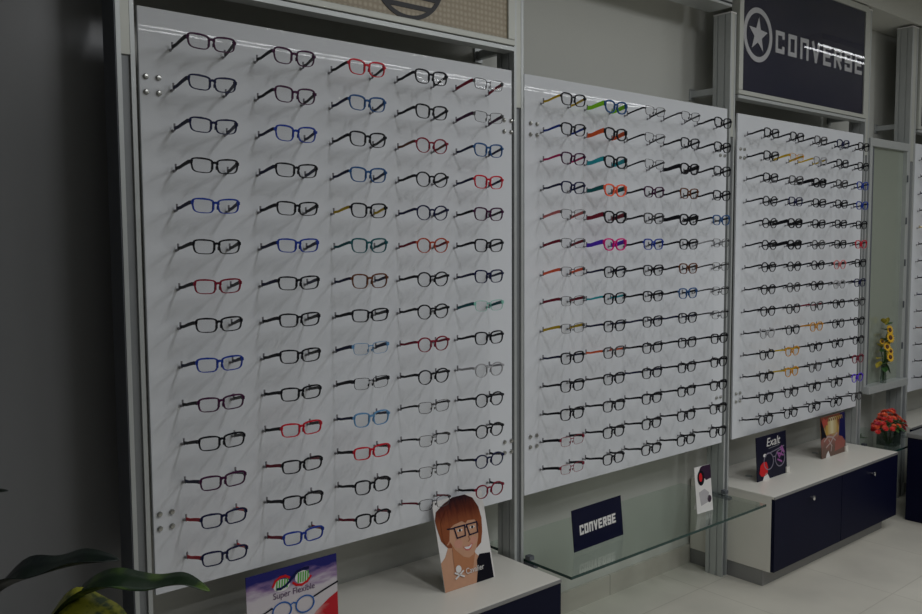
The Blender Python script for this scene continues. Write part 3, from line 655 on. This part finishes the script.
# sunflowers on the mirror ledge
SX, SY, SZ = 4.200, -.012, .7545
v = tag(empty('bud_vase', (SX, SY, SZ)), 'narrow clear glass vase on the mirror ledge holding sunflowers', 'vase')
a = MB(); a.lathe([(.0001, 0), (.017, 0), (.019, .02), (.013, .08), (.016, .125), (.0145, .125), (.0115, .08), (.017, .02), (.0001, .004)], 20); a.build('glass_body', M_vase, v, smooth=True)
f = tag(empty('sunflower_bunch', (SX, SY, SZ+.01)), 'bunch of yellow sunflowers with dark centres in front of the tall mirror', 'flowers')
PY = mat('petal_yellow', (.72, .42, .02), .5, noise=.2, nscale=50); PD = mat('seed_brown', (.09, .03, .012), .7, noise=.4, nscale=120)
for (x, z, y, R_) in ((.030, .300, -.015, .033), (.006, .258, -.03, .035), (-.010, .205, -.02, .031), (.014, .178, -.03, .026), (.0, .145, -.035, .032), (-.03, .235, .0, .02)):
    nn = Vector((x*3-.25, -1, .25)).normalized(); fl = MB(); petals(fl, (x, y, z), nn, R_, 14, .12, .2); petals(fl, Vector((x, y, z))-nn*.002, nn, R_*.9, 11, .1, .22)
    o = fl.build('flower_head', PY, f)
    dd = MB(); a_ = nn.orthogonal().normalized(); b_ = nn.cross(a_); c = Vector((x, y, z)); n = 16
    for (ra, ha), (rb, hb) in (((R_*.42, .0), (R_*.36, .006)), ((R_*.36, .006), (.0002, .007))):
        dd.add([c+(a_*math.cos(2*math.pi*i/n)+b_*math.sin(2*math.pi*i/n))*ra+nn*ha for i in range(n)]+[c+(a_*math.cos(2*math.pi*i/n)+b_*math.sin(2*math.pi*i/n))*rb+nn*hb for i in range(n)], [(i, (i+1) % n, n+(i+1) % n, n+i) for i in range(n)])
    dd.build('seed_disc', PD, o)
    sm = MB(); sm.tube([(x*.1, .0, .005), (x*.2, y*.2, .1), (x*.8, y*.6+.008, z-.03), (x, y+.006, z)], .0028, 6); sm.build('stem', M_stem, o)
lf = MB()
for (x, z, dx, dz, L) in ((.01, .30, -1, .5, .07), (.0, .22, 1, .6, .08), (.0, .17, 1, .2, .08), (-.01, .19, -1, .1, .07), (0, .11, 1, .3, .075), (0, .11, -1, .2, .07), (.0, .12, .3, -.6, .07), (.02, .33, 1, .6, .05), (-.0, .24, -1, .7, .06), (0, .09, -.4, -.2, .05), (.0, .1, .5, .8, .06)):
    leaf(lf, (x, -.003, z), (dx, -.25, dz), L, .019, .25)
lf.build('foliage', M_leafd, f)
yl = MB()
for (x, z, dx, dz, L) in ((.02, .33, .4, 1, .06), (.0, .34, -.5, .8, .05), (.03, .2, 1, 1, .08), (.03, .15, 1, .4, .085), (-.02, .2, -1, .7, .08), (-.02, .14, -1, .2, .08), (.02, .10, 1, .8, .08), (.03, .25, 1, .5, .07), (-.03, .12, -1, -.3, .07), (.03, .1, 1, .1, .07)):
    leaf(yl, (x, .004, z), (dx, -.1, dz), L, .017, .2)
yl.build('yellow_leaves', mat('yellow_leaf', (.36, .29, .03), .6, noise=.3, nscale=40), f)

# ------------------------------------------------------------------ potted plant lower left
PX, PY_ = -.60, -.86
pl = tag(empty('potted_plant', (PX, PY_, 0)), 'large leafy dieffenbachia with dark and yellow-green leaves at lower left', 'plant')
a = MB(); a.lathe([(.0001, 0), (.13, 0), (.165, .30), (.175, .31), (.172, .335), (.155, .335), (.150, .29), (.0001, .29)], 28); a.build('pot', mat('terracotta', (.25, .12, .07), .7, noise=.15), pl, smooth=True)
def plant_leaf_mat(name, c1, c2, sc, lo, hi):
    mt = mat(name, c1, .4); nt = mt.node_tree; b = nt.nodes['Principled BSDF']
    tc = nt.nodes.new('ShaderNodeTexCoord'); n = nt.nodes.new('ShaderNodeTexNoise'); n.inputs['Scale'].default_value = sc; n.inputs['Detail'].default_value = 3
    rp = nt.nodes.new('ShaderNodeValToRGB'); rp.color_ramp.elements[0].position = lo; rp.color_ramp.elements[1].position = hi
    rp.color_ramp.elements[0].color = (*c1, 1); rp.color_ramp.elements[1].color = (*c2, 1)
    nt.links.new(tc.outputs['Object'], n.inputs['Vector']); nt.links.new(n.outputs['Fac'], rp.inputs[0]); nt.links.new(rp.outputs[0], b.inputs['Base Color'])
    return mt
ML1 = plant_leaf_mat('leaf_dark', (.004, .010, .009), (.010, .022, .012), 30, .4, .8)
ML2 = plant_leaf_mat('leaf_mid', (.012, .030, .012), (.07, .13, .015), 25, .5, .7)
ML3 = plant_leaf_mat('leaf_variegated', (.05, .10, .015), (.50, .50, .05), 60, .38, .55)
def big_leaf(spine, hw, side, mt, name='leaf', fold=.35):
    sp_ = [Vector(p)-Vector((PX, PY_, 0)) for p in spine]; pts = []
    nseg = len(sp_)-1; K = 6
    for i in range(nseg):
        p0 = sp_[max(i-1, 0)]; p1 = sp_[i]; p2 = sp_[i+1]; p3 = sp_[min(i+2, nseg)]
        for k in range(K):
            t = k/K; pts.append(.5*((2*p1)+(p2-p0)*t+(2*p0-5*p1+4*p2-p3)*t*t+(3*p1-p0-3*p2+p3)*t**3))
    pts.append(sp_[-1]); n = len(pts); vs = []; sd = Vector(side).normalized()
    for i, p in enumerate(pts):
        t = i/(n-1); h = hw*max(.0, math.sin(math.pi*(.10+.90*t)))**.75 if t < 1 else .0005; wv = .12*math.sin(t*17)*h
        for j, s_ in enumerate((-1, -.5, 0, .5, 1)):
            vs.append(p+sd*s_*h+Vector((0, 0, 1))*(abs(s_)*fold*h+wv*abs(s_)))
    q = MB(); q.add(vs, [(i*5+j, i*5+j+1, i*5+j+6, i*5+j+5) for i in range(n-1) for j in range(4)])
    o = q.build(name, mt, pl, smooth=True); so = o.modifiers.new('thick', 'SOLIDIFY'); so.thickness = .0012
    return o
sideV = (.64, .76, .0)
big_leaf([(-.70, -.85, .90), (-.68, -.865, 1.03), (-.631, -.896, 1.095), (-.585, -.93, 1.118), (-.545, -.965, 1.132), (-.501, -1.002, 1.138)], .045, sideV, ML1)
big_leaf([(-.60, -.88, .92), (-.575, -.935, 1.03), (-.555, -.955, 1.075), (-.515, -.994, 1.100), (-.467, -1.034, 1.100), (-.433, -1.063, 1.103), (-.406, -1.087, 1.094)], .034, sideV, ML2)
big_leaf([(-.62, -.90, .90), (-.615, -.93, 1.0), (-.585, -.965, 1.060), (-.545, -.995, 1.068), (-.515, -1.02, 1.050), (-.49, -1.03, 1.02)], .048, sideV, ML3)
big_leaf([(-.68, -.86, .95), (-.69, -.85, 1.1), (-.672, -.855, 1.2), (-.642, -.876, 1.228), (-.615, -.896, 1.236)], .016, sideV, ML1)
big_leaf([(-.62, -.84, .85), (-.70, -.80, .98), (-.80, -.76, 1.02), (-.90, -.74, .98)], .05, (0.2, .9, 0), ML2)
st_ = MB()
for p, q in (((-.02, .0, .29), (-.10, .01, .92)), ((.0, .01, .29), (.0, -.02, .93)), ((.01, -.01, .29), (-.02, -.04, .91)), ((-.02, .02, .29), (-.08, .0, .96)), ((0, .03, .29), (-.02, .02, .86))):
    s2 = MB(); s2.tube([p, ((p[0]+q[0])/2, (p[1]+q[1])/2+.005, .6), q], [.011, .009, .006], 8); s2.build('stalk', M_stem, pl, smooth=True)
boxo('soil', mat('soil', (.03, .02, .015), .9, noise=.4, nscale=80), (-.1, .1, -.1, .1, .2905, .30), pl)
